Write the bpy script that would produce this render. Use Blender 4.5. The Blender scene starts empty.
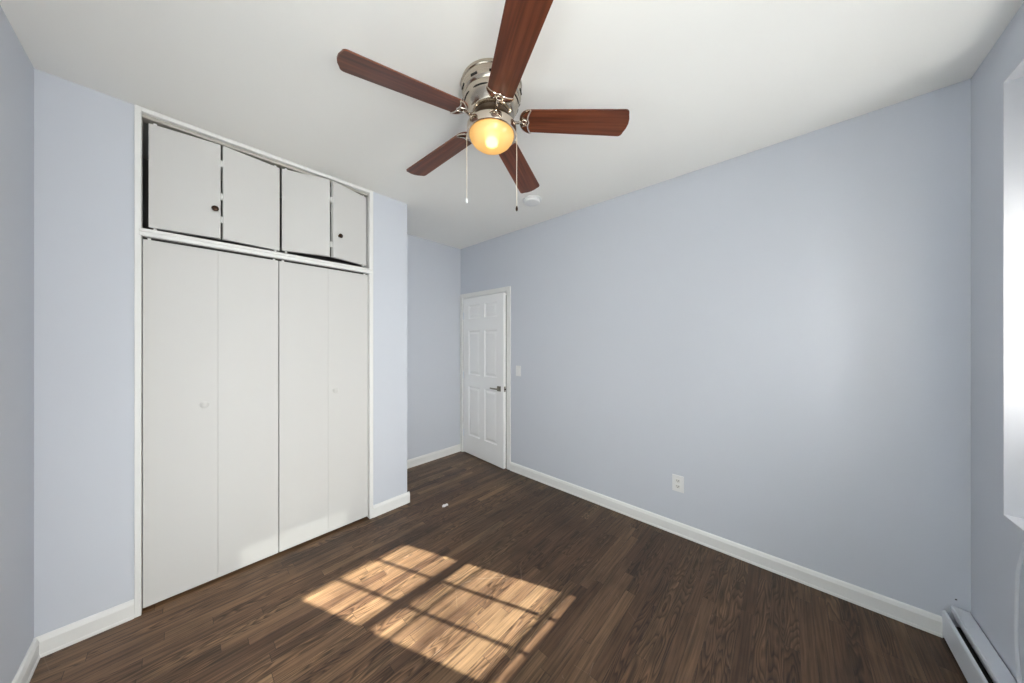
import bpy, bmesh, math, random
from mathutils import Vector, Matrix

SC = bpy.context.scene
COL = SC.collection
random.seed(7)
PI = math.pi

# ------------------------------------------------------------------ camera, sky, sun, exposure
F_PX, YAW, V0, U0, HC = 302.42, 0.83098, 343.074, 512.2, 1.4427
cam_data = bpy.data.cameras.new('camera')
cam = bpy.data.objects.new('camera', cam_data)
COL.objects.link(cam)
cam.location = (0, 0, HC)
cam.rotation_euler = (PI / 2, 0, -YAW)
cam_data.sensor_fit = 'HORIZONTAL'
cam_data.sensor_width = 36.0
cam_data.lens = F_PX / 1024 * 36.0
cam_data.shift_x = -(U0 - 512) / 1024
cam_data.shift_y = (V0 - 341.5) / 1024
cam_data.clip_start = 0.02
SC.camera = cam

SC.view_settings.view_transform = 'Standard'
SC.view_settings.look = 'None'
SC.view_settings.gamma = 1.0
SC.view_settings.use_curve_mapping = False
SC.view_settings.exposure = 0.0
SC.cycles.use_denoising = True
SC.cycles.max_bounces = 16
SC.cycles.diffuse_bounces = 12
SC.cycles.glossy_bounces = 6
SC.cycles.transmission_bounces = 8
SC.cycles.transparent_max_bounces = 12
SC.cycles.sample_clamp_indirect = 8.0

world = bpy.data.worlds.new('world')
SC.world = world
world.use_nodes = True
bg = world.node_tree.nodes['Background']
wn_ = world.node_tree.nodes
wl_ = world.node_tree.links
w_tc = wn_.new('ShaderNodeTexCoord')
w_sep = wn_.new('ShaderNodeSeparateXYZ')
w_ramp = wn_.new('ShaderNodeValToRGB')          # paler sky above, duller ground haze below the horizon
w_map = wn_.new('ShaderNodeMapRange')
w_map.inputs['From Min'].default_value = -1.0
w_map.inputs['From Max'].default_value = 1.0
w_ramp.color_ramp.elements[0].position = 0.44
w_ramp.color_ramp.elements[0].color = (0.75, 0.735, 0.71, 1)
w_ramp.color_ramp.elements[1].position = 0.54
w_ramp.color_ramp.elements[1].color = (1.0, 0.975, 0.945, 1)
wl_.new(w_tc.outputs['Generated'], w_sep.inputs[0])
wl_.new(w_sep.outputs['Z'], w_map.inputs['Value'])
wl_.new(w_map.outputs[0], w_ramp.inputs['Fac'])
wl_.new(w_ramp.outputs['Color'], bg.inputs['Color'])
bg.inputs['Strength'].default_value = 20.6

SUN_K = 0.680                      # fall in height per metre of travel along +Y
sun_dir = Vector((-0.381, 1.0, -SUN_K)).normalized()
sun_data = bpy.data.lights.new('sun', 'SUN')
sun_data.energy = 51.0
sun_data.angle = math.radians(0.5)
sun_data.color = (0.98, 1.0, 0.91)
sun = bpy.data.objects.new('sun', sun_data)
COL.objects.link(sun)
sun.rotation_euler = sun_dir.to_track_quat('-Z', 'Y').to_euler()
sun.location = (3, -4, 5)

# ------------------------------------------------------------------ room numbers (metres)
H = 2.70
XL, XR = -0.4529, 2.5305           # left wall, right wall
YA = 2.5481                        # wall that holds the closet
XB = 1.3812                        # end of the closet wall
YC = 3.2451                        # alcove far wall
YD = -0.6412                       # window wall
WT = 0.26                          # window wall thickness
WX0, WX1, WZ0, WZ1 = 1.47, 2.236, 0.745, 2.494   # window opening
DY0, DY1, DZ = 2.386, 3.19, 2.035  # door opening in the right wall
CX0, CX1 = -0.165, 1.072           # closet opening

W2X0, W2X1 = -0.34, 0.56            # guessed second window, added behind the camera for fill light
for a_, b_ in ((WX0, WX1), (W2X0, W2X1)):
    portal_data = bpy.data.lights.new('window_portal', 'AREA')
    portal_data.shape = 'RECTANGLE'
    portal_data.size = b_ - a_
    portal_data.size_y = WZ1 - WZ0
    portal_data.cycles.is_portal = True
    portal = bpy.data.objects.new('window_portal', portal_data)
    COL.objects.link(portal)
    portal.location = ((a_ + b_) / 2, YD - WT - 0.01, (WZ0 + WZ1) / 2)
    portal.rotation_euler = (PI / 2, 0, 0)          # -Z of the lamp looks along +Y (into the room)

# ------------------------------------------------------------------ materials
def srgb(r, g, b):
    def c(v):
        v /= 255.0
        return v / 12.92 if v <= 0.04045 else ((v + 0.055) / 1.055) ** 2.4
    return (c(r), c(g), c(b), 1)

def mat(name, color, rough=0.5, metal=0.0, spec=0.5, bump=None, vary=0.0, vscale=6.0):
    m = bpy.data.materials.new(name)
    m.use_nodes = True
    nt = m.node_tree
    p = nt.nodes['Principled BSDF']
    p.inputs['Roughness'].default_value = rough
    p.inputs['Metallic'].default_value = metal
    p.inputs['Specular IOR Level'].default_value = spec
    tc = nt.nodes.new('ShaderNodeTexCoord')
    if vary:
        n = nt.nodes.new('ShaderNodeTexNoise')
        n.inputs['Scale'].default_value = vscale
        n.inputs['Detail'].default_value = 4
        nt.links.new(tc.outputs['Object'], n.inputs['Vector'])
        mx = nt.nodes.new('ShaderNodeMix')
        mx.data_type = 'RGBA'
        mx.inputs['A'].default_value = tuple(min(1, c * (1 - vary)) for c in color[:3]) + (1,)
        mx.inputs['B'].default_value = tuple(min(1, c * (1 + vary)) for c in color[:3]) + (1,)
        nt.links.new(n.outputs['Fac'], mx.inputs['Factor'])
        nt.links.new(mx.outputs['Result'], p.inputs['Base Color'])
    else:
        p.inputs['Base Color'].default_value = color
    if bump:
        sc_, st = bump
        n = nt.nodes.new('ShaderNodeTexNoise')
        n.inputs['Scale'].default_value = sc_
        n.inputs['Detail'].default_value = 3
        nt.links.new(tc.outputs['Object'], n.inputs['Vector'])
        b = nt.nodes.new('ShaderNodeBump')
        b.inputs['Strength'].default_value = st
        b.inputs['Distance'].default_value = 0.003
        nt.links.new(n.outputs['Fac'], b.inputs['Height'])
        nt.links.new(b.outputs['Normal'], p.inputs['Normal'])
    return m

M_WALL = mat('blue_grey_paint', srgb(202, 206, 214), 0.85, spec=0.15, bump=(9, 0.12), vary=0.012, vscale=2.5)
M_CEIL = mat('ceiling_paint', srgb(240, 239, 235), 0.9, spec=0.1, bump=(5, 0.12), vary=0.01, vscale=2)
M_TRIM = mat('white_trim_paint', srgb(228, 228, 226), 0.5, spec=0.3, bump=(14, 0.06))
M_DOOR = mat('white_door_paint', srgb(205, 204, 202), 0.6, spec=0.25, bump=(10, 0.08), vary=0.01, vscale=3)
M_EDOOR = mat('white_entrance_door_paint', srgb(244, 244, 243), 0.5, spec=0.3, bump=(10, 0.06))
M_REVEAL = mat('white_reveal_paint', srgb(200, 202, 208), 0.5, bump=(8, 0.08))
M_HEATER = mat('heater_enamel', srgb(214, 218, 224), 0.35, vary=0.03, vscale=20)
M_DARK = mat('dark_gap', srgb(26, 24, 22), 0.8)
M_SLOT = mat('outlet_slot', srgb(92, 90, 88), 0.7)
M_PLASTIC = mat('white_plastic', srgb(226, 226, 226), 0.4)
M_CORD = mat('grey_white_cord', srgb(205, 208, 214), 0.45)
M_BRONZE = mat('dark_bronze', srgb(58, 40, 28), 0.3, metal=0.7)
M_NICKEL = mat('brushed_nickel', srgb(196, 186, 172), 0.22, metal=1.0, bump=(60, 0.05))
M_POLISH = mat('polished_nickel', srgb(214, 202, 188), 0.12, metal=1.0)
M_SATIN = mat('satin_nickel', srgb(150, 146, 136), 0.35, metal=1.0)
M_RAIL = mat('track_shade_grey', srgb(186, 182, 174), 0.5, metal=0.3)
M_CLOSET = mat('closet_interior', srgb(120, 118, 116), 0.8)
M_BEAD = mat('bead_chain', srgb(226, 216, 198), 0.4, metal=0.2)
M_BLOCKER = mat('blocker_render', srgb(120, 112, 104), 0.9)

def floor_material():
    m = bpy.data.materials.new('dark_oak_strip_floor')
    m.use_nodes = True
    nt = m.node_tree
    N, L = nt.nodes, nt.links
    p = N['Principled BSDF']
    def math_(op, a, b=None, c=None):
        n = N.new('ShaderNodeMath'); n.operation = op
        for i, v in enumerate((a, b, c)):
            if v is None: continue
            if isinstance(v, (int, float)): n.inputs[i].default_value = v
            else: L.new(v, n.inputs[i])
        return n.outputs[0]
    def ramp(fac, stops):
        r = N.new('ShaderNodeValToRGB')
        while len(r.color_ramp.elements) < len(stops): r.color_ramp.elements.new(0.5)
        for e, (pos, colr) in zip(r.color_ramp.elements, stops):
            e.position = pos; e.color = colr
        L.new(fac, r.inputs['Fac'])
        return r.outputs['Color']
    def mix(kind, fac, a, b):
        n = N.new('ShaderNodeMix'); n.data_type = 'RGBA'; n.blend_type = kind
        for s, v in (('Factor', fac), ('A', a), ('B', b)):
            if isinstance(v, (int, float)): n.inputs[s].default_value = v
            elif isinstance(v, tuple): n.inputs[s].default_value = v
            else: L.new(v, n.inputs[s])
        return n.outputs['Result']
    tc = N.new('ShaderNodeTexCoord')
    sep = N.new('ShaderNodeSeparateXYZ'); L.new(tc.outputs['Object'], sep.inputs[0])
    x, y = sep.outputs['X'], sep.outputs['Y']
    W = 0.057
    yr = math_('DIVIDE', math_('ADD', y, 5.0), W)
    row = math_('FLOOR', yr); fy = math_('FRACT', yr)
    wn = N.new('ShaderNodeTexWhiteNoise'); wn.noise_dimensions = '1D'; L.new(row, wn.inputs['W'])
    wn2 = N.new('ShaderNodeTexWhiteNoise'); wn2.noise_dimensions = '1D'; L.new(math_('ADD', row, 171.3), wn2.inputs['W'])
    length = math_('MULTIPLY_ADD', wn2.outputs['Value'], 0.55, 0.5)
    xr = math_('DIVIDE', math_('ADD', math_('ADD', x, 9.0), math_('MULTIPLY', wn.outputs['Value'], 3.0)), length)
    idx = math_('FLOOR', xr); fx = math_('FRACT', xr)
    cmb = N.new('ShaderNodeCombineXYZ'); L.new(row, cmb.inputs[0]); L.new(idx, cmb.inputs[1])
    pr = N.new('ShaderNodeTexWhiteNoise'); pr.noise_dimensions = '3D'; L.new(cmb.outputs[0], pr.inputs['Vector'])
    rnd = pr.outputs['Value']
    sepc = N.new('ShaderNodeSeparateColor'); L.new(pr.outputs['Color'], sepc.inputs[0])
    rnd2 = sepc.outputs['Green']; rnd3 = sepc.outputs['Blue']
    # per board tone
    base = ramp(rnd, [(0.0, (0.050, 0.027, 0.016, 1)), (0.25, (0.066, 0.0365, 0.0205, 1)), (0.5, (0.081, 0.046, 0.026, 1)),
                      (0.75, (0.096, 0.056, 0.031, 1)), (0.93, (0.114, 0.069, 0.038, 1)), (1.0, (0.132, 0.082, 0.045, 1))])
    # long grain, shifted per board
    gv = N.new('ShaderNodeCombineXYZ')
    L.new(math_('MULTIPLY', x, 3.6), gv.inputs[0]); L.new(math_('MULTIPLY', y, 95.0), gv.inputs[1]); L.new(math_('MULTIPLY', rnd2, 40.0), gv.inputs[2])
    g1 = N.new('ShaderNodeTexNoise'); g1.inputs['Scale'].default_value = 1.0; g1.inputs['Detail'].default_value = 5; g1.inputs['Distortion'].default_value = 0.6
    L.new(gv.outputs[0], g1.inputs['Vector'])
    grain = ramp(g1.outputs['Fac'], [(0.30, (0.35, 0.35, 0.35, 1)), (0.50, (0.95, 0.95, 0.95, 1)), (0.70, (1.45, 1.45, 1.45, 1))])
    # cathedral figure on some boards: stretched rings
    cv = N.new('ShaderNodeCombineXYZ')
    L.new(math_('ADD', math_('MULTIPLY', x, 1.7), math_('MULTIPLY', rnd2, 23.0)), cv.inputs[0])
    L.new(math_('MULTIPLY', math_('SUBTRACT', fy, 0.5), 0.75), cv.inputs[1]); L.new(math_('MULTIPLY', rnd3, 17.0), cv.inputs[2])
    cn = N.new('ShaderNodeTexNoise'); cn.inputs['Scale'].default_value = 1.1; cn.inputs['Detail'].default_value = 1.5
    L.new(cv.outputs[0], cn.inputs['Vector'])
    rings = math_('FRACT', math_('MULTIPLY', cn.outputs['Fac'], 17.0))
    ringc = ramp(rings, [(0.0, (0.26, 0.24, 0.22, 1)), (0.30, (0.80, 0.80, 0.80, 1)), (0.75, (1.3, 1.3, 1.3, 1)), (1.0, (0.30, 0.28, 0.26, 1))])
    cath = math_('MULTIPLY', math_('GREATER_THAN', rnd3, 0.58), 0.85)
    colr = mix('MULTIPLY', 0.85, base, grain)
    colr = mix('MULTIPLY', cath, colr, ringc)
    # broad wear and dark stains with shapes of their own
    st = N.new('ShaderNodeTexNoise'); st.inputs['Scale'].default_value = 2.6; st.inputs['Detail'].default_value = 6; st.inputs['Roughness'].default_value = 0.62
    L.new(tc.outputs['Object'], st.inputs['Vector'])
    stain = ramp(st.outputs['Fac'], [(0.30, (0.62, 0.60, 0.60, 1)), (0.50, (1, 1, 1, 1)), (0.72, (1.18, 1.14, 1.10, 1))])
    colr = mix('MULTIPLY', 0.8, colr, stain)
    # long dark mineral streaks
    kv = N.new('ShaderNodeCombineXYZ')
    L.new(math_('MULTIPLY', x, 1.6), kv.inputs[0]); L.new(math_('MULTIPLY', y, 26.0), kv.inputs[1]); L.new(math_('MULTIPLY', rnd3, 31.0), kv.inputs[2])
    kn = N.new('ShaderNodeTexNoise'); kn.inputs['Scale'].default_value = 1.0; kn.inputs['Detail'].default_value = 4; kn.inputs['Distortion'].default_value = 1.2
    L.new(kv.outputs[0], kn.inputs['Vector'])
    streak = ramp(kn.outputs['Fac'], [(0.30, (0.45, 0.42, 0.42, 1)), (0.44, (0.95, 0.95, 0.95, 1)), (0.62, (1.0, 1.0, 1.0, 1)), (0.76, (1.3, 1.22, 1.15, 1))])
    colr = mix('MULTIPLY', 0.75, colr, streak)
    # paler boards in front of the closet
    wd = N.new('ShaderNodeVectorMath'); wd.operation = 'DISTANCE'; wd.inputs[1].default_value = (-0.05, 2.15, 0)
    L.new(tc.outputs['Object'], wd.inputs[0])
    paling = math_('MULTIPLY', math_('SUBTRACT', math_('ADD', st.outputs['Fac'], 0.75), wd.outputs['Value']), 0.9)
    palingc = N.new('ShaderNodeClamp'); L.new(paling, palingc.inputs['Value']); palingc.inputs['Max'].default_value = 0.75
    wd2 = N.new('ShaderNodeVectorMath'); wd2.operation = 'DISTANCE'; wd2.inputs[1].default_value = (1.8, 2.7, 0)  # second patch by the door: its sheen painted into the colour
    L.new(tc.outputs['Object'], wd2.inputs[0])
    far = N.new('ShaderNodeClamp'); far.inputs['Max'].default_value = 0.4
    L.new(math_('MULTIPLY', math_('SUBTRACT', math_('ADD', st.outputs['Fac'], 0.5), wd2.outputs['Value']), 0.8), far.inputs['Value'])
    paling_sum = math_('ADD', palingc.outputs[0], far.outputs[0])
    colr = mix('MIX', paling_sum, colr, mix('MULTIPLY', 1.0, colr, (2.25, 2.2, 2.1, 1)))
    # joints
    jy = math_('MINIMUM', fy, math_('SUBTRACT', 1.0, fy))
    jx = math_('MULTIPLY', math_('MINIMUM', fx, math_('SUBTRACT', 1.0, fx)), length)
    joint = math_('MAXIMUM', math_('LESS_THAN', jy, 0.018), math_('LESS_THAN', jx, 0.0013))
    colr = mix('MIX', math_('MULTIPLY', joint, 0.65), colr, (0.016, 0.010, 0.008, 1))
    # fine pale scratches and scuffs
    vo = N.new('ShaderNodeTexVoronoi'); vo.feature = 'DISTANCE_TO_EDGE'; vo.inputs['Scale'].default_value = 3.3
    wv = N.new('ShaderNodeMapping'); wv.inputs['Rotation'].default_value = (0, 0, 0.7); wv.inputs['Scale'].default_value = (1.0, 0.6, 1)
    L.new(tc.outputs['Object'], wv.inputs['Vector']); L.new(wv.outputs[0], vo.inputs['Vector'])
    sm = N.new('ShaderNodeTexNoise'); sm.inputs['Scale'].default_value = 4.0; sm.inputs['Detail'].default_value = 2
    L.new(tc.outputs['Object'], sm.inputs['Vector'])
    scr = math_('MULTIPLY', math_('LESS_THAN', vo.outputs['Distance'], 0.004), math_('GREATER_THAN', sm.outputs['Fac'], 0.62))
    colr = mix('MIX', math_('MULTIPLY', scr, 0.12), colr, (0.32, 0.25, 0.19, 1))
    L.new(colr, p.inputs['Base Color'])
    rn = N.new('ShaderNodeTexNoise'); rn.inputs['Scale'].default_value = 5; rn.inputs['Detail'].default_value = 5
    L.new(tc.outputs['Object'], rn.inputs['Vector'])
    L.new(math_('MULTIPLY_ADD', rn.outputs['Fac'], 0.14, 0.30), p.inputs['Roughness'])
    p.inputs['Specular IOR Level'].default_value = 0.32
    b = N.new('ShaderNodeBump'); b.inputs['Strength'].default_value = 0.25; b.inputs['Distance'].default_value = 0.002
    hgt = math_('SUBTRACT', math_('MULTIPLY', g1.outputs['Fac'], 0.6), math_('MULTIPLY', joint, 0.8))
    L.new(hgt, b.inputs['Height']); L.new(b.outputs['Normal'], p.inputs['Normal'])
    return m
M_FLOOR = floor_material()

def blade_material():
    m = bpy.data.materials.new('walnut_blade_veneer')
    m.use_nodes = True
    nt = m.node_tree; N, L = nt.nodes, nt.links
    p = N['Principled BSDF']
    tc = N.new('ShaderNodeTexCoord')
    oi = N.new('ShaderNodeObjectInfo')
    mp = N.new('ShaderNodeMapping'); mp.inputs['Scale'].default_value = (2.2, 55, 8)
    L.new(tc.outputs['Object'], mp.inputs['Vector'])
    n = N.new('ShaderNodeTexNoise'); n.noise_dimensions = '4D'; n.inputs['Scale'].default_value = 1.0
    n.inputs['Detail'].default_value = 5; n.inputs['Distortion'].default_value = 0.4
    ml = N.new('ShaderNodeMath'); ml.operation = 'MULTIPLY'; ml.inputs[1].default_value = 30
    L.new(oi.outputs['Random'], ml.inputs[0]); L.new(ml.outputs[0], n.inputs['W'])
    L.new(mp.outputs[0], n.inputs['Vector'])
    r = N.new('ShaderNodeValToRGB'); e = r.color_ramp.elements
    e[0].position = 0.28; e[0].color = (0.050, 0.012, 0.005, 1)
    e[1].position = 0.74; e[1].color = (0.205, 0.062, 0.026, 1)
    k = e.new(0.5); k.color = (0.118, 0.031, 0.013, 1)
    L.new(n.outputs['Fac'], r.inputs['Fac'])
    L.new(r.outputs['Color'], p.inputs['Base Color'])
    p.inputs['Roughness'].default_value = 0.30
    p.inputs['Specular IOR Level'].default_value = 0.45
    return m
M_BLADE = blade_material()
M_BLADE_EDGE = mat('dark_blade_edge', srgb(58, 32, 24), 0.5)

def bowl_material():
    m = bpy.data.materials.new('amber_frosted_glass')
    m.use_nodes = True
    nt = m.node_tree; N, L = nt.nodes, nt.links
    N.remove(N['Principled BSDF'])
    out = N['Material Output']
    rf = N.new('ShaderNodeBsdfRefraction'); rf.inputs['Color'].default_value = (1.0, 0.80, 0.45, 1)
    rf.inputs['Roughness'].default_value = 0.55; rf.inputs['IOR'].default_value = 1.25
    tl = N.new('ShaderNodeBsdfTranslucent'); tl.inputs['Color'].default_value = (0.95, 0.60, 0.20, 1)
    df = N.new('ShaderNodeBsdfDiffuse'); df.inputs['Color'].default_value = (0.88, 0.62, 0.26, 1)
    gl = N.new('ShaderNodeBsdfGlossy'); gl.inputs['Roughness'].default_value = 0.25
    em = N.new('ShaderNodeEmission'); em.inputs['Color'].default_value = (1.0, 0.60, 0.20, 1); em.inputs['Strength'].default_value = 0.12
    a = N.new('ShaderNodeMixShader'); a.inputs[0].default_value = 0.28
    L.new(rf.outputs[0], a.inputs[1]); L.new(tl.outputs[0], a.inputs[2])
    b = N.new('ShaderNodeMixShader'); b.inputs[0].default_value = 0.45
    L.new(a.outputs[0], b.inputs[1]); L.new(df.outputs[0], b.inputs[2])
    c = N.new('ShaderNodeMixShader'); c.inputs[0].default_value = 0.06
    L.new(b.outputs[0], c.inputs[1]); L.new(gl.outputs[0], c.inputs[2])
    d = N.new('ShaderNodeAddShader')
    L.new(c.outputs[0], d.inputs[0]); L.new(em.outputs[0], d.inputs[1])
    L.new(d.outputs[0], out.inputs['Surface'])
    return m
M_BOWL = bowl_material()

def emit(name, color, strength):
    m = bpy.data.materials.new(name); m.use_nodes = True
    nt = m.node_tree; N, L = nt.nodes, nt.links
    N.remove(N['Principled BSDF'])
    e = N.new('ShaderNodeEmission'); e.inputs['Color'].default_value = color; e.inputs['Strength'].default_value = strength
    L.new(e.outputs[0], N['Material Output'].inputs['Surface'])
    return m
M_BULB = emit('lit_bulb', (1.0, 0.84, 0.58, 1), 7.2)

def glass_mat(name, tint):
    m = bpy.data.materials.new(name); m.use_nodes = True
    nt = m.node_tree; N, L = nt.nodes, nt.links
    N.remove(N['Principled BSDF'])
    t = N.new('ShaderNodeBsdfTransparent'); t.inputs['Color'].default_value = tint
    g = N.new('ShaderNodeBsdfGlossy'); g.inputs['Roughness'].default_value = 0.02
    x = N.new('ShaderNodeMixShader'); x.inputs[0].default_value = 0.06
    L.new(t.outputs[0], x.inputs[1]); L.new(g.outputs[0], x.inputs[2])
    L.new(x.outputs[0], N['Material Output'].inputs['Surface'])
    return m
M_GLASS = glass_mat('window_glass', (0.97, 0.985, 0.98, 1))
M_DIMMED = glass_mat('dimmed_window_glass', (0.95, 0.96, 0.96, 1))  # plain glass, tint set to tune the light it lets in
M_TINT = glass_mat('sun_band_glass', (0.16, 0.16, 0.16, 1))  # tint added to weaken the sun band on the closet doors

# ------------------------------------------------------------------ mesh helpers
def bx(bm, x0, x1, y0, y1, z0, z1, bevel=0.0, seg=2):
    r = bmesh.ops.create_cube(bm, size=1.0)
    vs = r['verts']
    for v in vs:
        v.co = Vector((x0 + (v.co.x + .5) * (x1 - x0), y0 + (v.co.y + .5) * (y1 - y0), z0 + (v.co.z + .5) * (z1 - z0)))
    if bevel:
        es = {e for v in vs for e in v.link_edges}
        bmesh.ops.bevel(bm, geom=list(es), offset=bevel, segments=seg, affect='EDGES', profile=0.5)

def lathe(bm, prof, seg=48, center=(0, 0)):
    cx, cy = center
    rings = []
    for r, z in prof:
        if r < 1e-6:
            rings.append([bm.verts.new((cx, cy, z))])
        else:
            rings.append([bm.verts.new((cx + r * math.cos(2 * PI * i / seg), cy + r * math.sin(2 * PI * i / seg), z)) for i in range(seg)])
    for a, b in zip(rings, rings[1:]):
        for i in range(seg):
            j = (i + 1) % seg
            if len(a) == 1 and len(b) == 1: continue
            if len(a) == 1: bm.faces.new((a[0], b[j], b[i]))
            elif len(b) == 1: bm.faces.new((a[i], a[j], b[0]))
            else: bm.faces.new((a[i], a[j], b[j], b[i]))

def tube(bm, pts, rad, seg=8, cap=True):
    pts = [Vector(p) for p in pts]
    n = len(pts)
    rads = rad if isinstance(rad, (list, tuple)) else [rad] * n
    up = None; rings = []
    for i, p in enumerate(pts):
        t = (pts[min(i + 1, n - 1)] - pts[max(i - 1, 0)]).normalized()
        if up is None:
            up = t.orthogonal().normalized()
        else:
            up = (up - t * up.dot(t)).normalized()
        w = t.cross(up)
        rings.append([bm.verts.new(p + (up * math.cos(2 * PI * k / seg) + w * math.sin(2 * PI * k / seg)) * rads[i]) for k in range(seg)])
    for a, b in zip(rings, rings[1:]):
        for k in range(seg):
            j = (k + 1) % seg
            bm.faces.new((a[k], a[j], b[j], b[k]))
    if cap:
        bm.faces.new(rings[0][::-1]); bm.faces.new(rings[-1])

def smooth_path(pts, n=8):
    P = [Vector(p) for p in pts]
    out = []
    for i in range(len(P) - 1):
        p0, p1, p2, p3 = P[max(i - 1, 0)], P[i], P[i + 1], P[min(i + 2, len(P) - 1)]
        for k in range(n):
            t = k / n
            out.append(0.5 * ((2 * p1) + (p2 - p0) * t + (2 * p0 - 5 * p1 + 4 * p2 - p3) * t * t + (-p0 + 3 * p1 - 3 * p2 + p3) * t ** 3))
    out.append(P[-1])
    return out

def prism(bm, poly, z0, z1):
    """solid of a 2-D outline (x, y) between two heights"""
    lo = [bm.verts.new((x, y, z0)) for x, y in poly]
    hi = [bm.verts.new((x, y, z1)) for x, y in poly]
    n = len(poly)
    bm.faces.new(lo[::-1]); bm.faces.new(hi)
    for i in range(n):
        j = (i + 1) % n
        bm.faces.new((lo[i], lo[j], hi[j], hi[i]))

def sweep(bm, prof, a, b, outward):
    """profile (d = distance out of the wall, z) run from point a to point b on the floor plan"""
    a, b, o = Vector(a), Vector(b), Vector(outward)
    A = [bm.verts.new((a.x + o.x * d, a.y + o.y * d, z)) for d, z in prof]
    B = [bm.verts.new((b.x + o.x * d, b.y + o.y * d, z)) for d, z in prof]
    n = len(prof)
    for i in range(n):
        j = (i + 1) % n
        bm.faces.new((A[i], A[j], B[j], B[i]))
    bm.faces.new(A[::-1]); bm.faces.new(B)

def obj(name, bm, material, parent=None, smooth=False, loc=None):
    bmesh.ops.recalc_face_normals(bm, faces=bm.faces)
    me = bpy.data.meshes.new(name)
    bm.to_mesh(me); bm.free()
    me.materials.append(material)
    if smooth:
        for p_ in me.polygons: p_.use_smooth = True
        try: me.set_sharp_from_angle(angle=math.radians(35))
        except Exception: pass
    o = bpy.data.objects.new(name, me)
    COL.objects.link(o)
    if loc is not None: o.location = loc
    if parent is not None: o.parent = parent
    return o

def tag(o, label, cat, group=None):
    o['label'] = label; o['category'] = cat
    if group: o['group'] = group
    return o

def thing(name, label, cat, loc=(0, 0, 0), rotz=0.0, group=None):
    o = bpy.data.objects.new(name, None)
    o.empty_display_size = 0.05
    COL.objects.link(o)
    o.location = loc; o.rotation_euler = (0, 0, rotz)
    return tag(o, label, cat, group)

def struct(name, bm, m, label=None, cat=None, parent=None, smooth=False):
    o = obj(name, bm, m, parent, smooth)
    if parent is None: o['kind'] = 'structure'
    if label: o['label'] = label
    if cat: o['category'] = cat
    return o

def struct_root(name, label, cat, loc=(0, 0, 0)):
    o = thing(name, label, cat, loc); o['kind'] = 'structure'
    return o

def BM(): return bmesh.new()

# ------------------------------------------------------------------ shell
bm = BM(); bx(bm, XL - .15, XR + 1.1, YD - WT, YC + .15, -.12, 0)
struct('floor', bm, M_FLOOR, 'dark brown oak strip floor with scratches and paler patches', 'floor')
bm = BM(); bx(bm, XL - .15, XR + 1.1, YD - WT, YC + .15, H, H + .12)
struct('ceiling', bm, M_CEIL, 'plain off-white painted ceiling', 'ceiling')
bm = BM(); bx(bm, XL - .12, XL, YD - WT, YC + .12, 0, H)
struct('wall_left', bm, M_WALL, 'narrow strip of blue-grey wall at the far left, beside the closet wall', 'wall')
bm = BM()
bx(bm, XL, CX0, YA, YA + .10, 0, H)
bx(bm, CX1, XB - .1, YA, YA + .10, 0, H)
bx(bm, XB - .1, XB, YA, YC, 0, H)
struct('wall_closet', bm, M_WALL, 'blue-grey wall around the built-in white closet', 'wall')
bm = BM(); bx(bm, XB - .1, XR + .12, YC, YC + .12, 0, H)
struct('wall_back', bm, M_WALL, 'blue-grey wall of the recess beyond the closet, left of the white door', 'wall')
bm = BM()
bx(bm, XR, XR + .12, YD - WT, DY0, 0, H)
bx(bm, XR, XR + .12, DY1, YC, 0, H)
bx(bm, XR, XR + .12, DY0, DY1, DZ, H)
wr = struct('wall_right', bm, M_WALL, 'long blue-grey wall with the white door, the switch and the outlet', 'wall')
bm = BM(); bx(bm, XR - .0012, XR + .002, -.603, -.597, .198, .2035)
obj('hole', bm, M_DARK, wr)
bm = BM()
bx(bm, XL, W2X0, YD - WT, YD, 0, H)
bx(bm, W2X1, WX0, YD - WT, YD, 0, H)
bx(bm, W2X0, W2X1, YD - WT, YD, 0, WZ0)
bx(bm, W2X0, W2X1, YD - WT, YD, WZ1, H)
bx(bm, WX1, XR, YD - WT, YD, 0, H)
bx(bm, WX0, WX1, YD - WT, YD, 0, WZ0)
bx(bm, WX0, WX1, YD - WT, YD, WZ1, H)
struct('wall_front', bm, M_WALL, 'shaded blue-grey wall at the right edge, holding the window and the heater', 'wall')
bm = BM(); bx(bm, 1.29, 1.43, YD - WT - .55, YD - WT, -.1, 3.2)
bx(bm, 1.00, 1.30, -5.8, -2.7, -.1, 3.3)  # unseen masses added to cut sky light and sun at the windows
struct('exterior_blocker', bm, M_BLOCKER, 'unseen pier and wing added outside the windows to block sky and sun', 'wall')
# hall behind the door
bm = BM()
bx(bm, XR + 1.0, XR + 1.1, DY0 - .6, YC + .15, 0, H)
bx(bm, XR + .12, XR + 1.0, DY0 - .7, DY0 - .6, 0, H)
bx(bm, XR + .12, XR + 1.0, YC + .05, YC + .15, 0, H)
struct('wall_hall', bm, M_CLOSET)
# closet interior
bm = BM()
bx(bm, XL, XB - .1, YC, YC + .1, 0, H)
struct('wall_closet_interior', bm, M_CLOSET)
bm = BM()
bx(bm, CX0, CX1, YA + .07, YC, 2.015, 2.045)
struct('trim_1', bm, M_CLOSET, 'shelf board between the closet and the cupboards above it', 'shelf')

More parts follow.
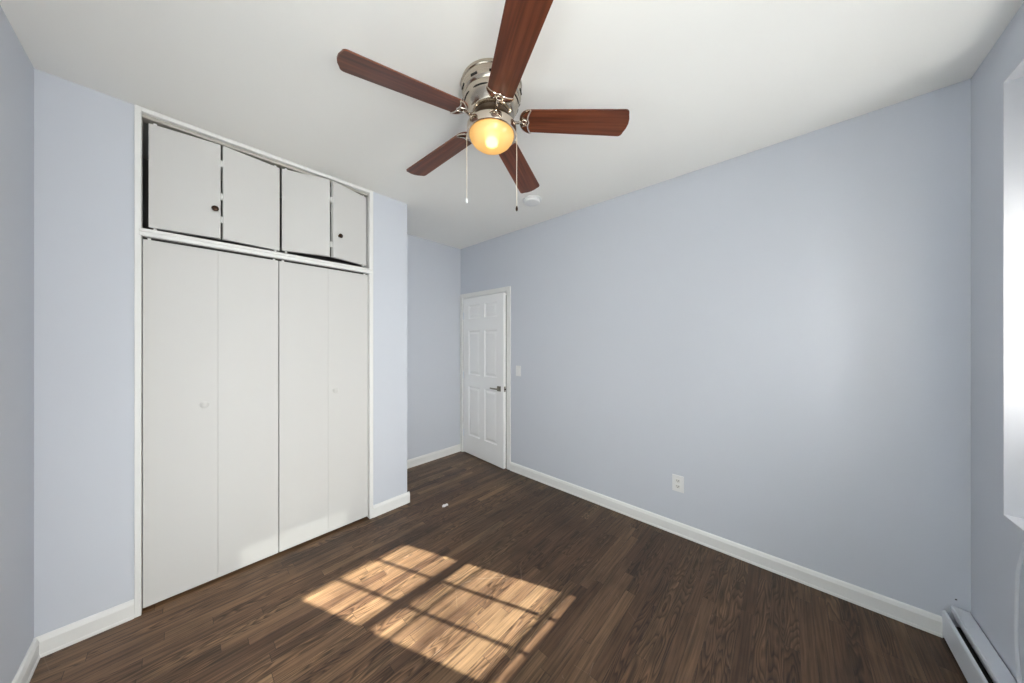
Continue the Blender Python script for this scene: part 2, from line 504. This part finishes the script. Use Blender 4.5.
# ------------------------------------------------------------------ baseboards
BB = [(0, 0), (.019, 0), (.019, .012), (.016, .016), (.016, .072), (.013, .080), (.010, .088), (.004, .094), (0, .094)]
def base(name, label, runs):
    bm = BM()
    for a, b, o in runs: sweep(bm, BB, a, b, o)
    struct(name, bm, M_TRIM, label, 'baseboard')
base('baseboard_left', 'white baseboard along the far-left wall', [((XL, YD), (XL, YA), (1, 0))])
base('baseboard_closet', 'white baseboard on both sides of the closet', [((XL, YA), (CX0, YA), (0, -1)), ((CX1, YA), (XB + .019, YA), (0, -1)), ((XB, YA - .019), (XB, YC), (1, 0))])
base('baseboard_back', 'white baseboard in the recess, left of the white door', [((XB, YC), (XR, YC), (0, -1))])
base('baseboard_right', 'long white baseboard under the outlet, from the door to the heater', [((XR, YD + .083), (XR, DY0 - .058), (-1, 0))])

# ------------------------------------------------------------------ closet casing
bm = BM()
yf = YA - .018
bx(bm, CX0, CX0 + .024, yf, YA + .08, 0, H - .004, .003)
bx(bm, CX1 - .030, CX1, yf, YA + .08, 0, H - .004, .003)
bx(bm, CX0 + .024, CX1 - .030, yf, YA + .02, 2.672, H - .004, .003)
struct('trim_2', bm, M_TRIM, 'white wooden casing around the closet and its cupboards', 'closet frame')
bm = BM(); bx(bm, CX0 + .024, CX1 - .030, YA + .010, YA + .08, 2.656, 2.690, .002)  # grey colour stands in for shade under the casing head
struct('trim_5', bm, M_RAIL, 'door track, coloured grey for shade, under the head of the closet casing', 'door track')
bm = BM()
bx(bm, CX0 + .016, CX1 - .006, yf - .004, YA + .010, 2.014, 2.036, .003)
bx(bm, CX0 + .016, CX1 - .006, yf - .010, YA + .018, 2.034, 2.052, .004)
struct('trim_3', bm, M_TRIM, 'white rail between the tall closet doors and the cupboard doors above', 'rail')
bm = BM(); bx(bm, CX0 + .026, CX1 - .032, YA + .034, YA + .06, 2.000, 2.014)  # dark colour puts the shade into the gap over the doors
struct('trim_4', bm, M_DARK, 'thin metal door track under the closet rail, coloured dark for the gap shade', 'door track')

# ------------------------------------------------------------------ closet doors
def panel_mesh(w, z0, z1, t=.028, bev=.002):
    bm = BM(); bx(bm, 0, w, 0, t, z0, z1, bev); return bm

def bifold(name, label, cat, group, xa, xf, xb, y, out, z0, z1, knobs, hinge_z, knob_kind, g=.0004):
    """two leaves hinged at the fold (xf, y - out); pivots at xa and xb on the closet plane y"""
    root = thing(name, label, cat, (xa, y, z0), 0, group)
    A, Fp, B = Vector((xa, y)), Vector((xf, y - out)), Vector((xb, y))
    for k, (p, q) in enumerate(((A, Fp), (Fp, B))):
        d = (q - p); w = d.length; d.normalize()
        ang = math.atan2(d.y, d.x)
        off = g if k == 1 else 0
        ww = w - g
        o = obj('door_panel', panel_mesh(ww, 0, z1 - z0, bev=.002 if g > .003 else .0007), M_DOOR, root)
        o.location = (p.x - xa + d.x * off, p.y - y + d.y * off, 0)
        o.rotation_euler = (0, 0, ang)
        for (kk, along, kz) in knobs:
            if kk != k: continue
            bm = BM()
            if knob_kind == 'bronze':
                prof = [(0, 0), (.008, 0), (.007, .006), (.006, .011), (.010, .014), (.0155, .018), (.0165, .022), (.013, .027), (.006, .029), (0, .0295)]
                mm = M_BRONZE
            else:
                prof = [(0, 0), (.019, 0), (.0195, .004), (.018, .007), (.012, .009), (.011, .012), (.007, .013), (0, .013)]
                mm = M_DOOR
            lathe(bm, prof, 24)
            kn = obj('knob', bm, mm, o, smooth=True)
            kn.location = (along, 0, kz - z0)
            kn.rotation_euler = (PI / 2, 0, 0)
            if knob_kind == 'bronze': kn['label'] = 'small dark bronze knob'
        if True:
            px = .022 if k == 0 else ww - .022
            for zz in ((-.011, z1 - z0) if out > .01 else (z1 - z0,)):
                bm = BM(); bx(bm, px - .006, px + .006, .006, .022, zz, zz + .011, .001)
                pin = obj('pivot_pin', bm, M_PLASTIC, o)
    for hz in hinge_z:
        bm = BM(); bx(bm, -.007, .007, .004, .012, -.02, .02, .001)
        tube(bm, [(0, .004, -.02), (0, .004, .02)], .0035, 8)
        h = obj('hinge', bm, M_TRIM, root)
        h.location = (xf - xa, -out + .004, hz - z0)
    return root

bifold('bifold_closet_door', 'left tall white bifold closet door, nearer the far-left wall', 'closet door', None,
       -.138, .152, .4475, YA + .014, .0, .016, 2.003, [(0, .232, 1.077)], (), 'flat')
bifold('bifold_closet_door', 'right tall white bifold closet door, nearer the recess', 'closet door', None,
       .4525, .748, 1.0395, YA + .014, .0, .016, 2.003, [(1, .050, 1.081)], (), 'flat')
bifold('bifold_cupboard_door', 'left white bifold cupboard door over the closet, with wide dark gap at its left', 'cupboard door', None,
       -.119, .167, .456, YA + .022, .040, 2.074, 2.640, [(0, .262, 2.243)], (2.19, 2.33, 2.53), 'bronze', .006)
bifold('bifold_cupboard_door', 'right white bifold cupboard door over the closet, folded furthest out', 'cupboard door', None,
       .467, .748, 1.032, YA + .022, .092, 2.080, 2.642, [(1, .045, 2.247)], (2.17, 2.50), 'bronze', .012)

# ------------------------------------------------------------------ entrance door
door = struct_root('door_1', 'white six-panel door standing slightly ajar in the far corner', 'door', (XR, DY1, 0))
bm = BM()     # frame and casing, in local coordinates (x out of the wall is -x, y toward the camera is -y)
w = DY1 - DY0
def L_(y): return y - DY1
bx(bm, -.016, 0, 0, .052, 0, DZ + .055, .003)                       # hinge side casing
bx(bm, -.016, 0, -w - .058, -w, 0, DZ + .055, .004)                 # latch side casing
bx(bm, -.016, 0, -w, 0, DZ, DZ + .055, .004)                        # head casing
bx(bm, -.0, .12, -.012, 0, 0, DZ, .001)
bx(bm, -.0, .12, -w, -w + .012, 0, DZ, .001)
bx(bm, -.0, .12, -w, 0, DZ - .012, DZ, .001)
bx(bm, .042, .055, -w + .012, -w + .024, 0, DZ - .012)              # stop
bx(bm, .042, .055, -.024, -.012, 0, DZ - .012)
bx(bm, .042, .055, -w + .012, -.012, DZ - .024, DZ - .012)
obj('casing', bm, M_TRIM, door)

LW, LT, LZ0, LZ1 = .786, .035, .010, 2.018
def leaf_mesh():
    bm = BM()
    ys = [0, .108, .345, .437, .672, LW]
    zs = [LZ0, .250, .885, 1.035, 1.600, 1.755, 1.930, LZ1]
    cells = {(i, j) for i in (1, 3) for j in (1, 3, 5)}
    # faces on the room side x = 0 and hall side x = LT, leaf runs along -y
    def grid(x, sgn):
        V = {}
        for i, yy in enumerate(ys):
            for j, zz in enumerate(zs):
                V[i, j] = bm.verts.new((x, -yy, zz))
        for i in range(5):
            for j in range(7):
                q = [V[i, j], V[i + 1, j], V[i + 1, j + 1], V[i, j + 1]]
                if (i, j) not in cells:
                    bm.faces.new(q); continue
                prev = q
                y0, y1, z0, z1 = ys[i], ys[i + 1], zs[j], zs[j + 1]
                for ins, dep in ((.010, .009), (.022, .010), (.045, .002)):
                    r = [bm.verts.new((x + sgn * dep, -a, b)) for a, b in ((y0 + ins, z0 + ins), (y1 - ins, z0 + ins), (y1 - ins, z1 - ins), (y0 + ins, z1 - ins))]
                    for k in range(4):
                        n_ = (k + 1) % 4
                        bm.faces.new((prev[k], prev[n_], r[n_], r[k]))
                    prev = r
                bm.faces.new(prev)
        return V
    A, B = grid(0, 1), grid(LT, -1)
    for i in range(5):
        bm.faces.new((A[i, 0], A[i + 1, 0], B[i + 1, 0], B[i, 0])); bm.faces.new((A[i, 7], A[i + 1, 7], B[i + 1, 7], B[i, 7]))
    for j in range(7):
        bm.faces.new((A[0, j], A[0, j + 1], B[0, j + 1], B[0, j])); bm.faces.new((A[5, j], A[5, j + 1], B[5, j + 1], B[5, j]))
    return bm
leaf = obj('door_leaf', leaf_mesh(), M_EDOOR, door)
leaf.location = (-.002, -.014, 0)
leaf.rotation_euler = (0, 0, -math.radians(3.9))
bm = BM()
bx(bm, -.009, 0, -LW + .045, -LW + .105, .885, .945, .002)
bx(bm, -.040, -.009, -LW + .067, -LW + .083, .907, .923, .003)
bx(bm, -.050, -.036, -LW + .062, -LW + .190, .906, .922, .004)
obj('lever_handle', bm, M_SATIN, leaf)['label'] = 'satin nickel lever handle with square rose'
bm = BM()
bx(bm, .006, .030, -LW - .0012, -LW + .004, .885, .945, .0005)
obj('latch_plate', bm, M_SATIN, leaf)['label'] = 'small metal latch plate on the door edge'
bm = BM()
bx(bm, .010, .026, -LW - .012, -LW, .906, .924, .002)
obj('latch_bolt', bm, M_BRONZE, leaf)
for hz in (.26, 1.02, 1.80):
    bm = BM()
    tube(bm, [(-.006, -.008, hz - .045), (-.006, -.008, hz + .045)], .0065, 10)
    bx(bm, -.003, .001, -.020, .008, hz - .045, hz + .045)
    obj('hinge', bm, M_HEATER, door)

# ------------------------------------------------------------------ window (its left reveal is what the photo shows)
win = struct_root('window_1', 'white window with deep plain reveal at the right edge', 'window', (0, 0, 0))
YG = -.87                                    # glazing plane
def zat(yl): return SUN_K * (yl - YG)        # height on the glazing plane of the ray that lands at yl
def reveal(parent, x0, x1):
    bm = BM(); t = .004
    bx(bm, x1 - t, x1, YD - WT, YD + .001, WZ0, WZ1)
    bx(bm, x0, x0 + t, YD - WT, YD + .001, WZ0, WZ1)
    bx(bm, x0, x1, YD - WT, YD + .001, WZ1 - t, WZ1)
    bx(bm, x0, x1, YD - WT, YD + .002, WZ0, WZ0 + .008, .002)
    obj('window_reveal', bm, M_REVEAL, parent)
reveal(win, WX0, WX1)
GX1 = 1.084 + .381 * (2.034 - YG)            # right edge of the glass
GX0 = GX1 - .637
bm = BM()
y0, y1 = YG - .008, YG + .008
bx(bm, GX1, WX1 - .004, YG - .02, YG + .008, WZ0, WZ1, .002)
bx(bm, WX0 + .004, GX0, YG - .008, YG + .03, WZ0, WZ1, .002)
zt, zb = zat(2.032), zat(.888)
zt2, zt3 = zat(2.566), .145 + SUN_K * (2.566 - YG)
bx(bm, GX0, GX1, y0, y1, zt, zt2, .001)                     # made-up head board, blocks the sun beyond the floor patch
bx(bm, GX0, GX1, y0, y1, zt3, WZ1 - .004, .001)
bx(bm, GX0, GX1, y0, y1, zat(1.553), zat(1.622), .001)      # meeting rail
bx(bm, GX0, GX1, y0, y1, WZ0 + .008, zb, .001)              # made-up solid panel, keeps sun off the nearer floor
obj('sash_frame', bm, M_TRIM, win)
bm = BM()
hw = .009
for off in (.205, .437):
    bx(bm, GX1 - off - hw, GX1 - off + hw, YG - .008, YG + .008, zb, zt)
zz = zat(1.445); bx(bm, GX0, GX1, YG - .006, YG + .006, zz - .005, zz + .005)
zz = zat(.950); bx(bm, GX0, GX1, YG - .006, YG + .006, zz - .012, zz + .012)
obj('muntin', bm, M_TRIM, win)
bm = BM(); bx(bm, GX0, GX1, YG - .003, YG + .001, zb, zt)
obj('window_pane', bm, M_DIMMED, win)
bm = BM(); bx(bm, GX0, GX1, YG - .003, YG + .001, zt2, zt3)  # unseen pane added to let weak sun onto the closet doors
obj('sun_band_pane', bm, M_TINT, win)
# unseen, guessed window behind the camera, added to light the room
win2 = struct_root('fill_window', 'unseen white double-hung window behind the viewpoint, added for fill light', 'window', (0, 0, 0))
reveal(win2, W2X0, W2X1)
for zlo, zhi, yy in ((WZ0 + .008, 1.63, -.78), (1.60, WZ1 - .004, -.815)):
    bm = BM()
    xa, xb = W2X0 + .004, W2X1 - .004
    bx(bm, xa, xa + .05, yy - .015, yy + .015, zlo, zhi, .002); bx(bm, xb - .05, xb, yy - .015, yy + .015, zlo, zhi, .002)
    bx(bm, xa + .05, xb - .05, yy - .015, yy + .015, zlo, zlo + .04, .002); bx(bm, xa + .05, xb - .05, yy - .015, yy + .015, zhi - .04, zhi, .002)
    sa = obj('sash', bm, M_TRIM, win2)
    bm = BM(); bx(bm, xa + .05, xb - .05, yy - .003, yy + .001, zlo + .04, zhi - .04)
    obj('window_pane', bm, M_GLASS, sa)

# ------------------------------------------------------------------ ceiling fan
FX, FY = 1.025, 1.071
ZB = 2.532                                    # blade plane
fan = thing('ceiling_fan', 'five-blade walnut and nickel ceiling fan with lit amber bowl lamp', 'ceiling fan', (FX, FY, H))
def fz(z): return z - H
bm = BM()
lathe(bm, [(r, fz(z)) for r, z in ((0, 2.6995), (.147, 2.6995), (.149, 2.694), (.147, 2.686), (.1435, 2.683), (.1445, 2.676), (.145, 2.664), (.143, 2.659),
      (.144, 2.655), (.1435, 2.642), (.138, 2.634), (.134, 2.630), (.135, 2.624), (.133, 2.610), (.127, 2.592), (.119, 2.574), (.112, 2.562), (.108, 2.556), (.098, 2.552), (0, 2.552))], 64)
housing = obj('motor_housing', bm, M_NICKEL, fan, smooth=True)
for i in range(10):
    a = 2 * PI * (i + .35) / 10
    bm = BM(); bx(bm, -.002, .002, -.017, .017, -.0055, .0055, .002)
    s_ = obj('vent_slot', bm, M_DARK, housing)
    s_.location = (.1448 * math.cos(a), .1448 * math.sin(a), fz(2.648)); s_.rotation_euler = (0, 0, a)
for i in range(8):
    a = 2 * PI * (i + .5) / 8
    bm = BM()
    arc = [(.1305 * math.cos(a + t), .1305 * math.sin(a + t), fz(2.604)) for t in [(-.28 + .07 * q) for q in range(9)]]
    tube(bm, arc, [.0015, .003, .0035, .0035, .0035, .0035, .0035, .003, .0015], 8)
    obj('vent_slot', bm, M_DARK, housing, smooth=True)
bm = BM()
lathe(bm, [(r, fz(z)) for r, z in ((0, 2.552), (.086, 2.552), (.088, 2.548), (.088, 2.534), (.082, 2.530), (.050, 2.528), (0, 2.528))], 48)
obj('flywheel', bm, mat('dark_motor_metal', srgb(92, 78, 66), .35, metal=.8), fan, smooth=True)
bm = BM()
lathe(bm, [(r, fz(z)) for r, z in ((0, 2.529), (.052, 2.529), (.055, 2.525), (.055, 2.512), (.060, 2.505), (.070, 2.501), (.114, 2.498), (.1205, 2.494), (.1215, 2.488),
      (.1215, 2.462), (.120, 2.457), (.115, 2.455), (.1095, 2.456), (.1085, 2.462), (.1, 2.468), (0, 2.468))], 64)
obj('lamp_fitter', bm, M_POLISH, fan, smooth=True)
bm = BM(); lathe(bm, [(r, fz(z)) for r, z in ((0, 2.4675), (.1075, 2.4675), (.1075, 2.4665), (0, 2.4660))], 48)  # unseen white disc added to hide the mirror image of the bulb
obj('bulb_image_cover', bm, M_PLASTIC, fan)
bm = BM()
bowl = [(.106, 2.466), (.1075, 2.455), (.1065, 2.447), (.1025, 2.437), (.0925, 2.423), (.076, 2.4095), (.054, 2.400), (.028, 2.3945), (0, 2.393)]
lathe(bm, [(r, fz(z)) for r, z in bowl], 64)
obj('lamp_bowl', bm, M_BOWL, fan, smooth=True)['label'] = 'amber frosted glass bowl'
bm = BM()
lathe(bm, [(r, fz(z)) for r, z in ((0, 2.456), (.014, 2.454), (.024, 2.446), (.028, 2.434), (.025, 2.423), (.014, 2.415), (0, 2.412))], 24)
obj('bulb', bm, M_BULB, fan, smooth=True)

def blade_outline():
    pts = []
    r0, r1 = .137, .658
    def half(s):
        return .058 + (.0695 - .058) * s
    # tip: gentle arc with round corners
    n = 8
    up = []
    # root: rounded shoulder
    for k in range(n + 1):
        a = PI / 2 * k / n
        up.append((r0 + .050 * (1 - math.cos(a)), .012 + .046 * math.sin(a)))
    for k in range(1, 8):
        s = k / 8
        up.append((r0 + .050 + (r1 - .03 - r0 - .050) * s, half(s)))
    cr = .020
    for k in range(7):
        a = PI / 2 * k / 6
        up.append((r1 - .012 - cr + cr * math.sin(a), .0695 - cr + cr * math.cos(a)))
    up.append((r1 - .003, .025)); up.append((r1, 0))
    pts = up + [(x, -y) for x, y in reversed(up[:-1])]
    return pts
OUT = blade_outline()
def crescent(bm, r_out, r_in, c_out, c_in, half_deg, z0, z1, n=18):
    """thin crescent plate, horns pointing outwards along the blade"""
    outer = [(c_out - r_out * math.cos(math.radians(half_deg) * (2 * k / n - 1)), r_out * math.sin(math.radians(half_deg) * (2 * k / n - 1))) for k in range(n + 1)]
    # inner arc meets the outer at both horns
    e = outer[-1]
    ang = math.atan2(e[1], c_in - e[0])
    inner = [(c_in - r_in_(e, c_in) * math.cos(ang * (1 - 2 * k / n)), r_in_(e, c_in) * math.sin(ang * (1 - 2 * k / n))) for k in range(1, n)]
    prism(bm, outer + inner, z0, z1)
def r_in_(e, c): return math.hypot(e[0] - c, e[1])
PITCH = math.radians(11.5)
DROOP = math.radians(3.1)
for i in range(5):
    ang = math.radians(-2.5 + 72 * i) - YAW
    bm = BM(); prism(bm, OUT, -.003, .003)
    bl = obj('blade', bm, M_BLADE, fan)
    bl.rotation_mode = 'XYZ'
    bl.location = (0, 0, fz(ZB))
    bl.rotation_euler = (-PITCH, DROOP, ang)
    iron = BM()
    zl, zh = -.0075, -.0025
    crescent(iron, .064, .06, .200, .2135, 80, zl, zh)
    # inner bow and the eye of the bracket
    tube(iron, smooth_path([(.189, .060, -.006), (.180, .040, -.007), (.176, .018, -.007), (.181, .0, -.007), (.176, -.018, -.007), (.180, -.040, -.007), (.189, -.060, -.006)], 6), .0042, 8)
    tube(iron, [(.159 + .011 * math.cos(t), .011 * math.sin(t), -.0065) for t in [2 * PI * k / 16 for k in range(17)]], .0036, 8)
    for sg in (-1, 1):
        tube(iron, smooth_path([(.150, .022 * sg, -.006), (.163, .016 * sg, -.007), (.176, .018 * sg, -.007)], 6), .0036, 8)
    # curved arm back to the flywheel
    tube(iron, smooth_path([(.143, .0, -.006), (.131, .0, -.011), (.120, .0, -.012), (.106, .0, -.006), (.095, .0, .003), (.080, .0, .008)], 6), .0065, 10)
    ir = obj('blade_iron', iron, M_POLISH, bl, smooth=True)
    ir['label'] = 'open scroll nickel blade bracket'

ROT = Vector((math.cos(-YAW), math.sin(-YAW)))        # sideways on the fan, as it hangs
for s_, top, low, mm, lab in ((-1, 2.468, 2.150, M_BEAD, 'pull chain with pale bob'), (1, 2.468, 2.112, M_BEAD, 'longer pull chain with dark tip')):
    x, y = ROT.x * .121 * s_, ROT.y * .121 * s_
    bm = BM()
    tube(bm, [(x * .95, y * .95, fz(2.476)), (x, y, fz(2.474)), (x * 1.01, y * 1.01, fz(2.466)), (x * 1.01, y * 1.01, fz(low))], .0016, 6)
    ch = obj('pull_chain', bm, mm, fan); ch['label'] = lab
    bm = BM()
    lathe(bm, [(0, fz(low + .002)), (.003, fz(low)), (.0055, fz(low - .010)), (.0055, fz(low - .018)), (.003, fz(low - .024)), (0, fz(low - .025))], 14, (x * 1.01, y * 1.01))
    obj('chain_bob', bm, M_PLASTIC if s_ < 0 else M_BRONZE, ch, smooth=True)

# ------------------------------------------------------------------ small fittings
sd = thing('smoke_detector', 'round white smoke detector on the ceiling beyond the fan', 'smoke detector', (2.073, 1.657, H))
bm = BM(); lathe(bm, [(0, 0), (.082, 0), (.083, -.006), (.080, -.012), (0, -.012)], 40)
obj('base_plate', bm, M_PLASTIC, sd, smooth=True)
bm = BM(); lathe(bm, [(0, -.011), (.070, -.011), (.070, -.024), (.066, -.031), (.050, -.036), (.020, -.037), (0, -.037)], 40)
obj('cover', bm, M_PLASTIC, sd, smooth=True)

sw = thing('light_switch', 'white rocker light switch on the blue-grey wall beside the door', 'light switch', (XR, 2.215, 1.133))
bm = BM(); bx(bm, -.006, 0, -.036, .036, -.058, .058, .003)
obj('cover_plate', bm, M_PLASTIC, sw)
bm = BM(); bx(bm, -.010, -.004, -.0165, .0165, -.033, .033, .002)
obj('rocker', bm, M_PLASTIC, sw)

ol = thing('wall_outlet', 'white double power outlet low on the blue-grey wall above the baseboard', 'outlet', (XR, .614, .384))
bm = BM(); bx(bm, -.006, 0, -.040, .040, -.062, .062, .003)
obj('cover_plate', bm, M_PLASTIC, ol)
for dz in (-.021, .021):
    bm = BM(); bx(bm, -.0085, -.004, -.017, .017, dz - .014, dz + .014, .003)
    rc = obj('receptacle', bm, mat('receptacle_plastic', srgb(220, 219, 216), .4) if dz < 0 else bpy.data.materials['receptacle_plastic'], ol)
    for (yy, zz_, w_, h_) in ((-.0065, .003, .0018, .005), (.0065, .003, .0018, .004), (0, -.007, .0025, .0025)):
        bm = BM(); bx(bm, -.009, -.0078, yy - w_, yy + w_, dz + zz_ - h_, dz + zz_ + h_)
        obj('slot', bm, M_SLOT, rc)

# ------------------------------------------------------------------ baseboard heater along the window wall
HX0, HX1 = -.30, XR - .012
ht = thing('baseboard_heater', 'long white metal baseboard heater under the window, against the corner', 'heater', (HX1, YD, 0))
def hx(profile, name, m, x0=HX0 - HX1, x1=0.0):
    bm = BM()
    A = [bm.verts.new((x0, d, z)) for d, z in profile]; B = [bm.verts.new((x1, d, z)) for d, z in profile]
    n = len(profile)
    for i in range(n):
        j = (i + 1) % n
        bm.faces.new((A[i], A[j], B[j], B[i]))
    bm.faces.new(A[::-1]); bm.faces.new(B)
    return obj(name, bm, m, ht)
hx([(0, .012), (.006, .012), (.006, .150), (0, .150)], 'back_plate', M_HEATER)
hx([(.006, .166), (.054, .172), (.058, .168), (.058, .150), (.056, .150), (.054, .168), (.006, .162)], 'hood', M_HEATER)
hx([(.080, .012), (.082, .012), (.082, .126), (.079, .134), (.073, .137), (.073, .134), (.077, .131), (.080, .124)], 'front_panel', M_HEATER)
hx([(.044, .112), (.047, .112), (.058, .150), (.055, .152)], 'damper', M_HEATER)
hx([(.016, .04), (.060, .04), (.060, .10), (.016, .10)], 'fin_element', M_DARK, HX0 - HX1 + .05, -.04)
bm = BM()
prof = [(.002, .0), (.083, .0), (.083, .128), (.074, .136), (.064, .118), (.056, .148), (.056, .168), (.002, .162)]
lo = [bm.verts.new((.0, d, z)) for d, z in prof]; hi = [bm.verts.new((.003, d, z)) for d, z in prof]
bm.faces.new(lo[::-1]); bm.faces.new(hi)
for i in range(len(prof)):
    j = (i + 1) % len(prof); bm.faces.new((lo[i], lo[j], hi[j], hi[i]))
obj('end_cap', bm, M_HEATER, ht)

# ------------------------------------------------------------------ cord under the window
bm = BM()
pts = [(1.90, -.602, .758), (1.945, -.604, .760), (1.975, -.607, .745), (1.995, -.611, .716), (2.018, -.611, .66), (2.033, -.611, .607), (2.042, -.611, .475), (2.042, -.611, .366),
       (2.033, -.611, .283), (2.020, -.610, .225), (1.995, -.602, .187), (1.93, -.598, .179), (1.80, -.600, .178)]
tube(bm, smooth_path(pts, 8), .0045, 10)
tag(obj('power_cord', bm, M_CORD, smooth=True), 'pale grey cord hanging down the wall from the window sill to the heater', 'cord')

# ------------------------------------------------------------------ flake of paint on the floor
bm = BM()
prism(bm, [(-.034, -.008), (-.020, -.020), (.004, -.016), (.016, -.024), (.030, -.004), (.026, .012), (.008, .010), (-.004, .020), (-.022, .010)], .0002, .004)
pf = obj('paint_flake', bm, M_PLASTIC, loc=(1.582, 2.252, 0))
tag(pf, 'small white flake on the dark floor between the door and the closet', 'flake')
